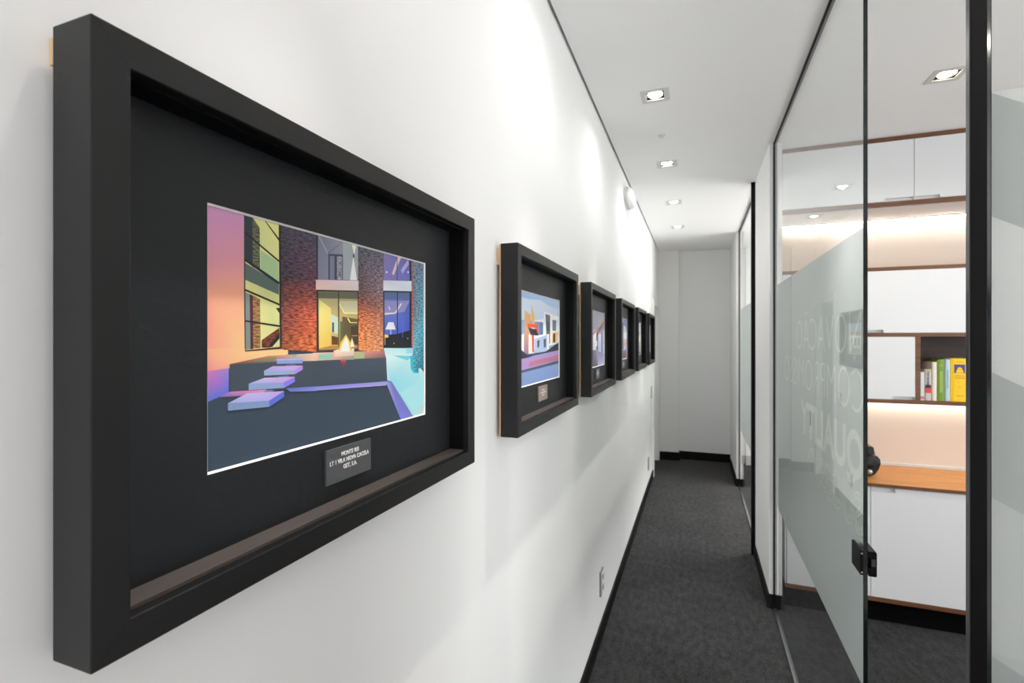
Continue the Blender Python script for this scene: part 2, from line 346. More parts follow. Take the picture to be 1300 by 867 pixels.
([0.349,0.272,0.735,0.25,0.727,0.226,0.349,0.253],[(130,135,220),(150,150,230),(180,170,225),(150,150,215)],0),
([0.725,0.248,0.762,0.246,0.917,0.002,0.826,0.009],[(170,165,230),(120,125,190),(120,125,200),(130,130,230)],0),
([0.243,0.28,0.365,0.272,0.365,0.25,0.258,0.263],[(100,110,190),(120,130,220),(150,150,215),(110,120,190)],0),
([0.027,0.278,0.065,0.293,0.171,0.285,0.188,0.272,0.113,0.27,0.027,0.277],[(90,100,150),(190,130,180),(240,140,170),(170,170,220),(180,110,190),(90,100,150)],0),
([0.243,0.383,0.265,0.386,0.283,0.381,0.282,0.375,0.243,0.378],[(90,120,160)],0),
([0.211,0.335,0.246,0.337,0.258,0.329,0.24,0.324],[(100,130,165)],0),
([0.163,0.28,0.193,0.281,0.202,0.275,0.171,0.271],[(110,130,170)],0),
([0.21,0.412,0.306,0.41,0.306,0.401,0.21,0.405],[(178,172,228)],0),
([0.21,0.406,0.306,0.403,0.306,0.386,0.21,0.391],[(140,158,212)],0),
([0.167,0.365,0.196,0.382,0.307,0.376,0.275,0.357],[(160,165,215),(190,160,225),(220,150,215),(190,170,230)],0),
([0.167,0.365,0.275,0.358,0.276,0.339,0.167,0.345],[(150,170,210)],0),
([0.275,0.358,0.307,0.376,0.307,0.357,0.276,0.339],[(170,140,225)],0),
([0.118,0.317,0.168,0.335,0.276,0.328,0.235,0.307],[(165,170,220),(200,185,225),(215,150,215),(180,160,228)],0),
([0.118,0.317,0.235,0.307,0.236,0.283,0.118,0.291],[(140,160,205)],0),
([0.235,0.307,0.276,0.328,0.276,0.305,0.236,0.283],[(130,125,230)],0),
([0.057,0.249,0.113,0.279,0.236,0.269,0.184,0.236],[(165,175,222),(195,185,230),(200,160,225),(170,165,232)],0),
([0.057,0.249,0.184,0.236,0.185,0.21,0.057,0.22],[(130,152,192)],0),
([0.184,0.236,0.236,0.269,0.236,0.243,0.185,0.21],[(96,112,215)],0),
([0.439,0.44,0.472,0.45,0.542,0.448,0.539,0.41,0.445,0.409],[(240,200,190),(255,240,200),(245,220,200),(220,190,180),(235,200,190)],0),
([0.462,0.44,0.474,0.483,0.5,0.523,0.522,0.482,0.53,0.437],[(255,190,90)],0),
([0.469,0.437,0.48,0.473,0.5,0.514,0.515,0.478,0.522,0.435],[(255,240,180)],0),
([0.476,0.435,0.486,0.469,0.5,0.502,0.509,0.468,0.516,0.434],[(255,255,245)],0),
([0.516,0.457,0.53,0.508,0.547,0.456],[(255,190,100)],0),
([0.521,0.457,0.53,0.499,0.541,0.456],[(255,250,220)],0),
([0.472,0.392,0.502,0.392,0.497,0.371,0.487,0.343,0.478,0.373],[(215,90,80),(215,90,80),(140,70,80),(72,76,90),(140,70,80)],0)]
ART_STREET=[
([0,0,1,0,1,1,0,1],[(120,144,192),(130,152,204),(180,205,234),(150,180,220)],0),
([0,0.939,1,0.893,1,0.725,0,0.696],[(196,214,234)],0),
([0.078,0.918,0.483,0.951,0.834,0.878,0.419,0.798],[(205,215,230)],0),
([0.328,0.705,0.575,0.734,0.582,0.823,0.985,0.788,0.985,0.44,0.723,0.412,0.052,0.353,0.052,0.525,0,0.505,0,0.543,0.078,0.545,0.328,0.648],[(236,238,244)],0),
([0.328,0.691,0.555,0.696,0.555,0.551,0.388,0.538,0.328,0.648],[(120,145,185)],0),
([0.467,0.691,0.555,0.693,0.555,0.551,0.467,0.544],[(90,115,160)],0),
([0.616,0.798,0.752,0.792,0.741,0.443,0.651,0.444],[(96,100,118)],0),
([0.644,0.707,0.73,0.711,0.73,0.601,0.651,0.599],[(60,75,100)],0),
([0.815,0.74,0.932,0.738,0.92,0.597,0.815,0.603],[(100,125,160)],0),
([0.759,0.578,0.993,0.59,0.952,0.448,0.796,0.442],[(240,190,130)],0),
([0.834,0.563,0.904,0.569,0.896,0.457,0.834,0.45],[(70,60,60)],0),
([0.744,0.791,0.811,0.786,0.804,0.442,0.744,0.44],[(250,235,215)],0),
([0.125,0.805,0.263,0.758,0.235,0.645,0.207,0.312,0.104,0.304],[(230,180,110),(225,170,100),(220,160,90),(120,100,150),(150,120,160)],0),
([0.269,0.884,0.352,0.747,0.343,0.66,0.275,0.658],[(228,180,116)],0),
([0.198,0.623,0.426,0.601,0.438,0.535,0.255,0.541],[(40,38,44)],0),
([0.179,0.661,0.413,0.666,0.432,0.623,0.185,0.621],[(236,84,44)],0),
([0.388,0.622,0.432,0.62,0.445,0.562,0.407,0.564],[(236,84,44)],0),
([0.207,0.547,0.328,0.534,0.334,0.341,0.207,0.34],[(240,225,215)],0),
([0.281,0.545,0.328,0.546,0.328,0.349,0.293,0.35],[(210,70,44)],0),
([0.334,0.496,0.723,0.557,0.715,0.346,0.343,0.346],[(176,192,222)],0),
([0.404,0.477,0.467,0.484,0.451,0.403,0.413,0.396],[(70,80,90)],0),
([0.565,0.491,0.634,0.506,0.627,0.399,0.575,0.392],[(80,90,100)],0),
([0.651,0.553,0.715,0.56,0.708,0.346,0.665,0.345],[(235,238,248)],0),
([0,0.41,0.185,0.327,0.616,0.345,0.973,0.453,0.973,0.348,0.328,0.313,0.078,0.279,0,0.288],[(50,54,64)],0),
([0,0.288,0.078,0.289,0.973,0.34,0.973,0.215,0,0.161],[(172,142,196)],0),
([0.246,0.247,0.973,0.287,0.973,0.223,0.198,0.196],[(184,116,140)],0),
([0,0.167,0.973,0.215,0.973,0.177,0,0.141],[(76,88,112)],0)]
# ---------------------------------------------------------------- room shell
struct(boxo('floor', -1.2, 3.5, -3.2, 7.5, -0.1, 0.0, 'carpet'))
LX = -0.193                                     # centre line of the corridor downlights
LY = [-1.57, -0.55, 0.47, 1.49, 2.517, 3.53, 4.55, 5.56]
RL = [(1.06, 2.785), (2.3, 2.785), (1.06, 0.6), (2.3, 0.6)]
HOLE = 0.044
def ceiling_mesh():
    bm = bmesh.new()
    holes = [(LX, y) for y in LY] + RL
    xs = sorted({-0.487, 3.5} | {x + s*HOLE for x, y in holes for s in (-1, 1)})
    ys = sorted({-3.2, 7.5} | {y + s*HOLE for x, y in holes for s in (-1, 1)})
    T = 0.02
    def hole(xm, ym): return any(abs(xm-x) < HOLE and abs(ym-y) < HOLE for x, y in holes)
    V = {}
    def v(x, y, z):
        k = (round(x,5), round(y,5), z)
        if k not in V: V[k] = bm.verts.new((x, y, z))
        return V[k]
    for x0, x1 in zip(xs, xs[1:]):
        for y0, y1 in zip(ys, ys[1:]):
            if hole((x0+x1)/2, (y0+y1)/2):
                for a, b in (((x0,y0),(x1,y0)),((x1,y0),(x1,y1)),((x1,y1),(x0,y1)),((x0,y1),(x0,y0))):
                    bm.faces.new((v(*a,CEIL), v(*b,CEIL), v(*b,CEIL+T), v(*a,CEIL+T)))
                continue
            bm.faces.new((v(x0,y0,CEIL), v(x1,y0,CEIL), v(x1,y1,CEIL), v(x0,y1,CEIL)))
    x0, x1, y0, y1 = xs[0], xs[-1], ys[0], ys[-1]
    bm.faces.new((v(x0,y0,CEIL), v(x0,y0,CEIL+T), *[v(x0,y,CEIL+T) for y in ys[1:]], *[v(x0,y,CEIL) for y in ys[::-1][:-1]]))
    return bm
struct(link('ceiling', ceiling_mesh(), 'ceiling'))
struct(boxo('trim_roof', -1.2, 3.5, -3.2, 7.5, CEIL+0.12, CEIL+0.2, 'gap'))
# left wall with the doorway near its end
DY0, DY1, DH = 6.16, 6.96, 2.06
bm = bmesh.new()
box(bm, -0.62, XL, -3.2, DY0, 0, CEIL+0.12); box(bm, -0.62, XL, DY1, 7.4, 0, CEIL+0.12); box(bm, -0.62, XL, DY0, DY1, DH, CEIL+0.12)
struct(link('wall_left', bm, 'wall'))
bm = bmesh.new(); box(bm, XL, XL+0.012, -3.2, DY0-0.07, 0, 0.085); struct(link('baseboard_left', bm, 'base'))
# end wall: left half steps forward
bm = bmesh.new(); prism(bm, [(-0.5,7.05),(-0.235,7.05),(-0.235,7.17),(0.6,7.17),(0.6,7.4),(-0.5,7.4)], 0, CEIL+0.02, 'z')
struct(link('wall_end', bm, 'wall_grey'))
bm = bmesh.new(); prism(bm, [(-0.5,7.035),(-0.22,7.035),(-0.22,7.155),(0.44,7.155),(0.44,7.168),(-0.233,7.168),(-0.233,7.048),(-0.5,7.048)], 0, 0.11, 'z')
struct(link('baseboard_end', bm, 'base'))
# doorway at the far left: casing and leaf set back in the wall
d = bpy.data.objects.new('door_1', None); C.objects.link(d); d.location = (XL, DY0, 0); struct(d)
bm = bmesh.new(); ringed(bm, (-0.07, 0.87, -0.3, DH+0.07), (0, 0.8, -0.2, DH), 0, 0.02, 'x')
bmesh.ops.bisect_plane(bm, geom=bm.verts[:]+bm.edges[:]+bm.faces[:], plane_co=(0,0,0.001), plane_no=(0,0,-1), clear_outer=True)
link('door_casing', bm, 'white_plastic', d)
boxo('door_panel', -0.09, -0.05, 0.012, 0.79, 0.008, DH-0.01, 'door_paint', d)
bm = bmesh.new(); lathe(bm, [(0.0,0.0),(0.024,0.0),(0.024,0.008),(0.009,0.01),(0.009,0.045),(0,0.045)], 16, Matrix.Translation((-0.05,0.09,1.02)) @ Matrix.Rotation(math.pi/2,4,'Y')); box(bm, -0.012, 0.0, 0.085, 0.2, 1.011, 1.029)
link('door_handle', bm, 'chrome', d)
# right side partitions
WX0, WX1 = 0.415, 0.485
def partition(name, y0, y1):
    struct(boxo(name, WX0, WX1, y0, y1, 0, CEIL+0.01, 'wall'))
partition('wall_right', 3.39, 4.16)
partition('wall_right_end', 6.05, 7.17)
partition('wall_right_near', -1.3, 0.86)
def base(name, y0, y1):
    bm = bmesh.new(); ringed(bm, (WX0-0.012, WX1+0.012, y0-0.012, y1+0.012), (WX0, WX1, y0, y1), 0, 0.085, 'z'); struct(link(name, bm, 'base'))
base('baseboard_right', 3.39, 4.16); base('baseboard_right_end', 6.05, 7.0); base('baseboard_right_near', -1.3, 0.86)
# office behind the glass
struct(boxo('wall_office_back', 0.485, 3.5, 3.93, 4.03, 0, CEIL+0.01, 'splash'))
struct(boxo('wall_office_front', 0.485, 3.5, -1.3, -1.2, 0, CEIL+0.01, 'wall'))
bm = bmesh.new()
box(bm, 3.4, 3.5, -1.2, 3.93, 0, 0.9); box(bm, 3.4, 3.5, -1.2, 3.93, 2.3, CEIL); box(bm, 3.4, 3.5, -1.2, -0.6, 0.9, 2.3); box(bm, 3.4, 3.5, 2.6, 3.93, 0.9, 2.3)
struct(link('wall_office_side', bm, 'wall'))
w = bpy.data.objects.new('added_window_1', None); C.objects.link(w); w.location = (3.44, 1.0, 1.6); struct(w)  # unseen window, added to let fill light into the office
bm = bmesh.new(); ringed(bm, (-1.6,1.6,-0.7,0.7), (-1.54,1.54,-0.64,0.64), -0.03, 0.03, 'x'); box(bm, -0.025,0.025,-0.03,0.03,-0.64,0.64); link('added_window_frame', bm, 'white_plastic', w)
boxo('added_window_glass', -0.004, 0.004, -1.54, 1.54, -0.64, 0.64, 'glass', w)
# second office
bm = bmesh.new()
box(bm, 2.4, 2.5, 4.03, 7.4, 0, 0.9); box(bm, 2.4, 2.5, 4.03, 7.4, 2.3, CEIL); box(bm, 2.4, 2.5, 4.03, 4.5, 0.9, 2.3); box(bm, 2.4, 2.5, 6.6, 7.4, 0.9, 2.3)  # unseen window opening, added to let light in
struct(link('wall_second_office_side', bm, 'wall'))
struct(boxo('wall_second_office_end', 0.6, 2.5, 7.1, 7.4, 0, CEIL+0.01, 'wall'))

# ---------------------------------------------------------------- glass partitions
def glass_partition(label, y0, y1, z_film, texts, film_y1=None):
    t = thing('glass_partition', label, 'glass partition', (XG, y0, 0))
    L = y1 - y0
    p = boxo('glass_pane', 0, 0.01, 0, L, 0.006, CEIL-0.012, 'glass', t)
    e = boxo('polished_edge', -0.0003, 0.0103, -0.0012, 0, 0.006, CEIL-0.012, 'glass_edge', p)
    bm = bmesh.new(); box(bm, -0.003, 0.013, -0.002, L, CEIL-0.0125, CEIL-0.0005); link('ceiling_channel', bm, 'black', t)
    bm = bmesh.new(); box(bm, -0.004, 0.014, 0.0, L, 0.0005, 0.008); link('floor_channel', bm, 'chrome', t)
    bm = bmesh.new(); box(bm, -0.004, 0.014, L-0.014, L-0.001, 0.008, CEIL-0.016); link('wall_channel', bm, 'black', t)
    f = boxo('frosted_film', 0.0105, 0.0111, 0.002, L-0.016, z_film[0], z_film[1], 'film', p)
    for body, ystart, length, zc, h, off, outl, xs in texts:
        me = text_mesh(body, h/0.73, 1, off, outline=outl, spacing=1.0)
        xsz = [v.co.x for v in me.vertices]; zsz = [v.co.y for v in me.vertices]
        w = max(xsz)-min(xsz); cx = (max(xsz)+min(xsz))/2
        for v in me.vertices:
            x, z, k = v.co
            # first letter nearest to the room door: reads from inside the office
            v.co = (0.0103 + (0.0 if not outl else k*0.1), ystart - y0 + (x-min(xsz))/w*length, zc + z)
        o = bpy.data.objects.new('film_lettering', me); C.objects.link(o); me.materials.append(M['film_text']); o.parent = t
    return t
near = glass_partition('tall frosted glass partition with mirrored words, beside the open office doorway', 1.655, 3.389, (ZC-1.01, ZC+0.323), [
    ('INOVAÇÃO', 1.56+0.1, 1.06, ZC+0.01, 0.148, -0.004, 0, 1),
    ('COMPROMISSO', 1.69, 1.37, ZC-0.165, 0.148, -0.004, 0, 1),
    ('QUALITY', 1.69, 0.92, ZC-0.36, 0.145, 0.006, 0, 1),
    ('SUCESSO', 1.70, 0.75, ZC-0.53, 0.13, 0, 0.0028, 1)])
far = glass_partition('narrow glass partition far down the corridor, past the second black door post', 4.235, 6.049, (ZC-1.01, ZC+0.323), [])
# door posts
def post(label, x0, x1, y0, y1):
    t = thing('door_post', label, 'door post', (x0, y0, 0))
    boxo('post_profile', 0, x1-x0, 0, y1-y0, 0.0, CEIL-0.001, 'black', t, bevel=0.001)
    boxo('metal_cover_strip', -0.0015, -0.0002, 0.001, y1-y0-0.001, 0.0, CEIL-0.001, 'blackgrey', t)
    return t
post('black vertical door post nearest the camera, right of the open office doorway', 0.42, 0.442, 1.022, 1.0345)
p2 = post('black door post projecting from the right wall halfway down the corridor', 0.388, 0.414, 4.17, 4.20)
bm = bmesh.new(); box(bm, 0.414, 0.49, 4.168, 4.225, CEIL-0.05, CEIL-0.001); link('head_bracket', bm, 'black', p2).location = (-0.388, -4.17, 0)
bm = bmesh.new(); box(bm, 0.4145, 0.47, 4.173, 4.19, 0, CEIL-0.05); link('side_profile', bm, 'black', p2).location = (-0.388, -4.17, 0)
# open glass door leaf, frosted with a cube pattern
g = thing('glass_door', 'open frosted glass door with pale cube pattern, at the right edge beyond the black post', 'glass door', (0.457, 1.045, 0))
W = 0.58
gp = boxo('glass_pane', 0, W, 0, 0.01, 0.01, CEIL-0.03, 'glass', g)
boxo('polished_edge', -0.0012, 0, -0.0003, 0.0103, 0.01, CEIL-0.03, 'glass_edge', gp)
def zig(z, phase=0, n=4):
    s = 0.145; k = 0.57; pts = []
    for i in range(n+1):
        x = i*s
        pts.append((min(x, W-0.002)+0.001, z - (k*s if (i+phase) % 2 else 0)))
    return pts
lv = [ZC+0.4137, ZC+0.2073, ZC-0.0538, ZC-0.2639, ZC-0.53, ZC-0.74, ZC-1.0]
def band(name, top, bot, m, n):
    bm = bmesh.new(); prism(bm, top + bot[::-1], 0.0104+n*0.0, 0.011, 'y'); link(name, bm, m, gp)
top = [(0.001, lv[0]), (W-0.001, lv[0])]
zz = [zig(z) for z in lv]
band('frosted_film', [(0.001, lv[0]+0.0001),(W-0.001, lv[0]+0.0001)], zz[0], 'film_a', 0)
for i, mm in enumerate(['film_b','film_a','film_b','film_c','film_b','film_a']):
    band('frosted_film', zz[i], zz[i+1], mm, i)
bm = bmesh.new(); box(bm, 0.006, 0.056, -0.012, 0.022, 0.2, 0.25); link('hinge', bm, 'black', g)
# lock keeper on the pane edge
k = bpy.data.objects.new('lock_keeper', None); C.objects.link(k); k.parent = near; k['label'] = 'black metal lock keeper clamped on the glass edge'
ky, kz = 0.0, ZC-0.634
bm = bmesh.new(); box(bm, -0.0085, -0.0006, -0.004, 0.08, kz-0.034, kz+0.036); link('outer_plate', bm, 'black', k, bevel=0.002)
bm = bmesh.new()
# inner housing seen from its end: a box with a hooked strike slot
prism(bm, [(0.0115,kz-0.034),(0.029,kz-0.034),(0.031,kz-0.031),(0.031,kz+0.033),(0.029,kz+0.036),(0.0115,kz+0.036),(0.0115,kz+0.02),(0.0165,kz+0.014),(0.0165,kz-0.012),(0.0115,kz-0.016)], -0.006, 0.08, 'y')
link('inner_housing', bm, 'black', k, bevel=0.001)
bm = bmesh.new(); box(bm, 0.0175, 0.027, -0.009, -0.006, kz-0.004, kz+0.016); link('strike_hook', bm, 'printer_grey', k, bevel=0.001)
for dz in (-0.026, 0.027):
    bm = bmesh.new(); lathe(bm, [(0,0),(0.0028,0),(0.0022,0.0012),(0,0.0013)], 14, Matrix.Translation((-0.0045,-0.0041,kz+dz)) @ Matrix.Rotation(math.pi/2,4,'X')); link('screw', bm, 'chrome', k, smooth=True)

# ---------------------------------------------------------------- framed pictures
FW, Z0, Z1, XF = 0.702, -0.2600, 0.2520, 0.062      # frame width, bottom, top, reach from wall
BORD = 0.029
def inklin(c): return tuple(lin(v) for v in c)
def print_mesh(layers):
    """flat printed photograph: one ink patch above another, 44 x 28.3 cm"""
    bm = bmesh.new(); cl = bm.loops.layers.float_color.new('ink')
    for i, (p, cols, tex) in enumerate(layers):
        pts = [tuple(0 if v < 0.012 else 1 if v > 0.972 else v for v in (p[j], p[j+1])) for j in range(0, len(p), 2)]
        vs = [bm.verts.new((0.0160 + i*6e-6, -0.22 + s*0.44, -0.1415 + t*0.283)) for s, t in pts]
        f = bm.faces.new(vs); f.normal_update()
        cc = [inklin(cols[j*len(cols)//len(vs)]) for j in range(len(vs))]
        G = 1.12
        for k_, lp in enumerate(f.loops):
            c = cc[k_]; lp[cl] = (min(c[0]*G, 1), min(c[1]*G, 1), min(c[2]*G, 1), 0.0 if tex else 1.0)
        if f.normal.x < 0: f.normal_flip()
    me = bpy.data.meshes.new('photo_print'); 
    bmesh.ops.triangulate(bm, faces=bm.faces)
    bm.to_mesh(me); bm.free(); me.materials.append(M['art']); return me
INTERIOR = [([0,0,1,0,1,1,0,1],[(140,134,160),(154,150,180),(188,188,204),(168,168,188)],0), ([0,.55,1,.8,1,1,0,1],[(180,178,196),(200,200,212),(176,180,196),(164,166,184)],0),
 ([0,.52,.55,.62,1,.86,1,.8,.6,.56,0,.46],[(208,120,112)],0), ([0,.28,.25,.3,.25,.52,0,.5],[(106,100,128),(180,164,196)],0), ([.32,.25,.5,.28,.5,.62,.32,.56],[(232,236,244),(220,216,240),(255,255,255),(240,240,250)],0),
 ([.52,.3,.6,.3,.6,.62,.52,.6],[(60,60,80)],0), ([.6,.2,.8,.22,.8,.6,.6,.58],[(168,180,220),(208,216,240),(244,244,252),(200,204,228)],0), ([.82,.1,.92,.12,.92,.66,.82,.6],[(124,142,200)],0), ([.93,.1,1,.12,1,.7,.93,.66],[(220,224,238)],0),
 ([.3,0,.6,0,.5,.3,.28,.3],[(90,80,100),(116,106,128),(140,132,160),(106,96,120)],0), ([.6,.0,1,.0,1,.2,.55,.28],[(184,180,224),(210,204,232),(156,154,200),(138,136,180)],0), ([.44,.36,.56,.36,.56,.46,.44,.46],[(248,248,255)],0)]
POOLSIDE = [([0,0,1,0,1,1,0,1],[(106,108,136),(132,136,168),(128,152,200),(152,168,208)],0), ([0,.5,1,.5,1,.75,0,.8],[(232,232,240),(223,228,240),(200,210,234),(184,196,224)],0), ([.2,.2,.5,.2,.5,.86,.2,.8],[(228,224,234),(242,240,244)],0),
 ([.52,.25,.62,.25,.62,.9,.52,.88],[(60,64,88)],0), ([.64,.2,.9,.24,.9,.8,.64,.84],[(174,184,224),(216,222,242),(250,250,255),(232,236,248)],0), ([.7,.3,.84,.3,.84,.5,.7,.5],[(224,149,92),(208,112,96),(240,192,128),(232,160,112)],0),
 ([0,0,1,0,1,.18,0,.22],[(76,70,88),(106,90,114),(138,112,132),(92,82,104)],0), ([.05,.3,.16,.3,.16,.6,.05,.6],[(200,60,60)],0)]
TOWER = [([0,0,1,0,1,1,0,1],[(180,180,184),(196,196,200),(220,220,226),(208,212,220)],0), ([.1,.1,.4,.1,.4,.8,.1,.75],[(140,140,148)],1), ([.45,.1,.62,.1,.62,.9,.45,.86],[(240,238,240)],0), ([.66,.1,.96,.14,.96,.7,.66,.76],[(116,114,124),(154,152,162),(192,190,200),(140,138,148)],0),
 ([.7,.4,.78,.4,.78,.6,.7,.6],[(244,228,184)],0), ([.84,.4,.92,.4,.92,.6,.84,.6],[(244,228,184)],0), ([0,0,1,0,1,.1,0,.12],[(84,84,90)],0)]
VILLA = [([0,0,1,0,1,1,0,1],[(108,124,96),(124,140,112),(168,188,212),(184,200,220)],0), ([.1,.2,.9,.2,.9,.62,.1,.6],[(220,218,210),(236,232,220)],0), ([.2,.28,.34,.28,.34,.52,.2,.52],[(60,68,80)],0), ([.44,.28,.58,.28,.58,.52,.44,.52],[(60,68,80)],0), ([.68,.2,.8,.2,.8,.5,.68,.5],[(106,76,60)],0),
 ([.06,.6,.94,.62,.8,.74,.2,.72],[(160,100,80)],0), ([0,0,1,0,1,.2,0,.2],[(140,156,108),(124,140,96),(156,172,124),(140,156,112)],0)]
def plaque_text(body, size):
    me = text_mesh(body, size, 0.86, 0.00012, line=1.12, extrude=0.0002, spacing=1.06)
    for v in me.vertices:
        x, z, q = v.co; v.co = (q, x, z)
    me.materials.append(M['letter']); return me
ARTS = [ART_HOUSE, ART_STREET, INTERIOR, POOLSIDE, TOWER, VILLA]
ORD = ['large framed photo of a stone-clad villa at night with a fire, nearest the camera',
       'second framed picture from the camera, white house behind a pale fence',
       'third framed picture from the camera, lilac building photo',
       'fourth framed picture from the camera, bluish print with a small orange patch',
       'fifth framed picture from the camera, next to last before the far doorway',
       'last and smallest-looking framed picture, beside the far white doorway']
CY = [0.593, 1.562, 2.517, 3.457, 4.395, 5.357]
shared = {}
for n in range(6):
    t = thing('framed_picture', ORD[n], 'picture', (XL, CY[n], ZC), 'framed photographs along the white wall')
    h = FW/2
    if n == 0:
        bm = bmesh.new()
        # hollow box profile: deep rails with a small lip towards the opening
        ringed(bm, (-h, h, Z0, Z1), (-h+BORD, h-BORD, Z0+BORD, Z1-BORD), 0.013, XF, 'x')
        bmesh.ops.remove_doubles(bm, verts=bm.verts, dist=1e-6)
        shared['outer_frame'] = (bm, 'frame')
        bm = bmesh.new(); B2 = BORD
        ringed(bm, (-h+B2-0.0005, h-B2+0.0005, Z0+B2-0.0005, Z1-B2+0.0005), (-h+B2+0.0025, h-B2-0.0025, Z0+B2+0.0035, Z1-B2-0.0025), 0.0195, XF-0.0125, 'x')
        bmesh.ops.bisect_plane(bm, geom=bm.verts[:]+bm.edges[:]+bm.faces[:], plane_co=(0,0,Z0+BORD+0.0037), plane_no=(0,0,-1), clear_outer=True)
        shared['shaded_spacer'] = (bm, 'black')  # top and sides of the felt blackened to stand in for shade
        bm = bmesh.new(); box(bm, 0.0196, XF-0.0125, -h+B2-0.0004, h-B2+0.0004, Z0+B2-0.0005, Z0+B2+0.0034); shared['bottom_ledge'] = (bm, 'felt')
        bm = bmesh.new()
        iy, iz = 0.2195, 0.141
        ringed(bm, (-h+BORD, h-BORD, Z0+BORD, Z1-BORD), (-iy-0.002, iy+0.002, -iz-0.002, iz+0.002), 0.0170, 0.0195, 'x')
        shared['mount_board'] = (bm, 'mat')
        bm = bmesh.new()
        def q(a, b, x): return [bm.verts.new((x, y, z)) for y, z in ((-a,-b),(a,-b),(a,b),(-a,b))]
        r1, r2 = q(iy-0.0003, iz-0.0003, 0.0171), q(iy+0.0016, iz+0.0018, 0.0196)
        r3 = q(iy+0.0024, iz+0.0024, 0.0171)
        for i in range(4):
            j = (i+1) % 4; bm.faces.new((r1[i], r1[j], r2[j], r2[i])); bm.faces.new((r2[i], r2[j], r3[j], r3[i])); bm.faces.new((r3[i], r3[j], r1[j], r1[i]))
        shared['bevel_cut'] = (bm, 'core')
        bm = bmesh.new(); box(bm, 0.013, 0.0155, -h+0.01, h-0.01, Z0+0.01, Z1-0.01); shared['back_panel'] = (bm, 'mat')
        S = {}
        for kk, (b_, m_) in shared.items():
            o = link(kk, b_, m_, t, bevel=0.0012 if kk == 'outer_frame' else 0); S[kk] = o
        # thin mitre joints
        for sy in (-1, 1):
            for zo, zi in ((Z0, Z0+BORD), (Z1, Z1-BORD)):
                bm = bmesh.new()
                a = Vector((XF+0.0001, sy*(h-0.001), zo*0.998)); b = Vector((XF+0.0001, sy*(h-BORD+0.001), zi))
                n_ = Vector((0, 0.0002, 0))
                bm.faces.new([bm.verts.new(p) for p in (a-n_, a+n_, b+n_, b-n_)])
                link('mitre_joint', bm, 'base', S['outer_frame'])
    else:
        for kk, o in S.items():
            c = o.copy(); C.objects.link(c); c.parent = t
    me = print_mesh(ARTS[n]); o = bpy.data.objects.new('photo_print', me); C.objects.link(o); o.parent = t
    # hanging batten behind the frame
    if n == 0:
        boxo('wooden_batten', 0.0072, 0.013, -h+0.001, h-0.03, Z1-0.03, Z1-0.008, 'pale_wood', t)
    else:
        boxo('wooden_batten', 0.0004, 0.013, -h+0.003, h-0.03, Z1-0.055, Z1-0.012, 'pale_wood', t)
        bm = bmesh.new(); ringed(bm, (-h+0.001, h-0.001, Z0+0.002, Z1-0.002), (-h+0.012, h-0.012, Z0+0.014, Z1-0.014), 0.009, 0.013, 'x'); link('backing_edge', bm, 'pale_wood', t)
    mm = 'plaque' if n != 1 else 'plaque_copper'
    pl = boxo('plaque', 0.0198, 0.0242, -0.049, 0.049, -0.203, -0.1545, mm, t, bevel=0.0004)
    body, sz = {0: ('MONTE REI\nLT 1 VILA NOVA CACELA\nGET, S.A.', 0.0084)}.get(n, (None, 0))
    if body:
        lt = bpy.data.objects.new('plaque_lettering', plaque_text(body, sz)); C.objects.link(lt); lt.parent = pl; lt.location = (0.02445, 0.0, -0.1745)
    else:
        bm = bmesh.new()
        for r_, (w_, z_) in enumerate(((0.03,-0.168),(0.055,-0.1765),(0.026,-0.185))):
            box(bm, 0.0242, 0.0244, -w_/2, w_/2, z_-0.0018, z_+0.0018)
        link('plaque_lettering', bm, 'letter', pl)

# ---------------------------------------------------------------- corridor downlights
def lamp_light(name, loc, power, col, size=0.03, angle=120, blend=0.9, tilt=0):
    l = bpy.data.lights.new(name, 'SPOT'); l.energy = power; l.color = col; l.shadow_soft_size = size; l.spot_size = math.radians(angle); l.spot_blend = blend
    o = bpy.data.objects.new(name, l); C.objects.link(o); o.location = loc; o.rotation_euler = (0, math.radians(tilt), 0); return o
def make_downlight(lampmat):
    t = thing('downlight', 'x', 'downlight', (0,0,0))
    bm = bmesh.new(); ringed(bm, (-0.066,0.066,-0.066,0.066), (-0.042,0.042,-0.042,0.042), -0.0035, 0.001, 'z'); link('trim_ring', bm, 'fixture', t, bevel=0.0008)
    bm = bmesh.new()
    ringed(bm, (-0.0432,0.0432,-0.0432,0.0432), (-0.0415,0.0415,-0.0415,0.0415), 0.001, 0.06, 'z'); box(bm, -0.043,0.043,-0.043,0.043,0.06,0.062)
    link('recess_box', bm, 'gimbal', t)
    bm = bmesh.new(); lathe(bm, [(0.0375,0.0),(0.039,0.003),(0.034,0.01),(0.022,0.028),(0.012,0.036),(0.0,0.036)], 32, Matrix.Translation((0,0,0.006)))
    rf = link('reflector', bm, 'reflector', t, smooth=True)
    bm = bmesh.new(); lathe(bm, [(0,-0.0045),(0.018,-0.0035),(0.0345,0.0015),(0.0345,0.004),(0.0,0.0045)], 32, Matrix.Translation((0,0,0.001))); link('bulb', bm, lampmat, t, smooth=True)
    return t
dl = make_downlight('lamp')
names = {2.517: 'square recessed downlight nearest the camera in the corridor ceiling', 3.53: 'second square downlight along the corridor ceiling, above the oval wall light',
         4.55: 'third square downlight along the corridor ceiling', 5.56: 'farthest square downlight along the corridor ceiling',
         1.49: 'corridor downlight just above and before the second picture', 0.47: 'corridor downlight above the first picture',
         -0.55: 'corridor downlight behind the camera', -1.57: 'last corridor downlight behind the camera'}
P_COR = 95
first = True
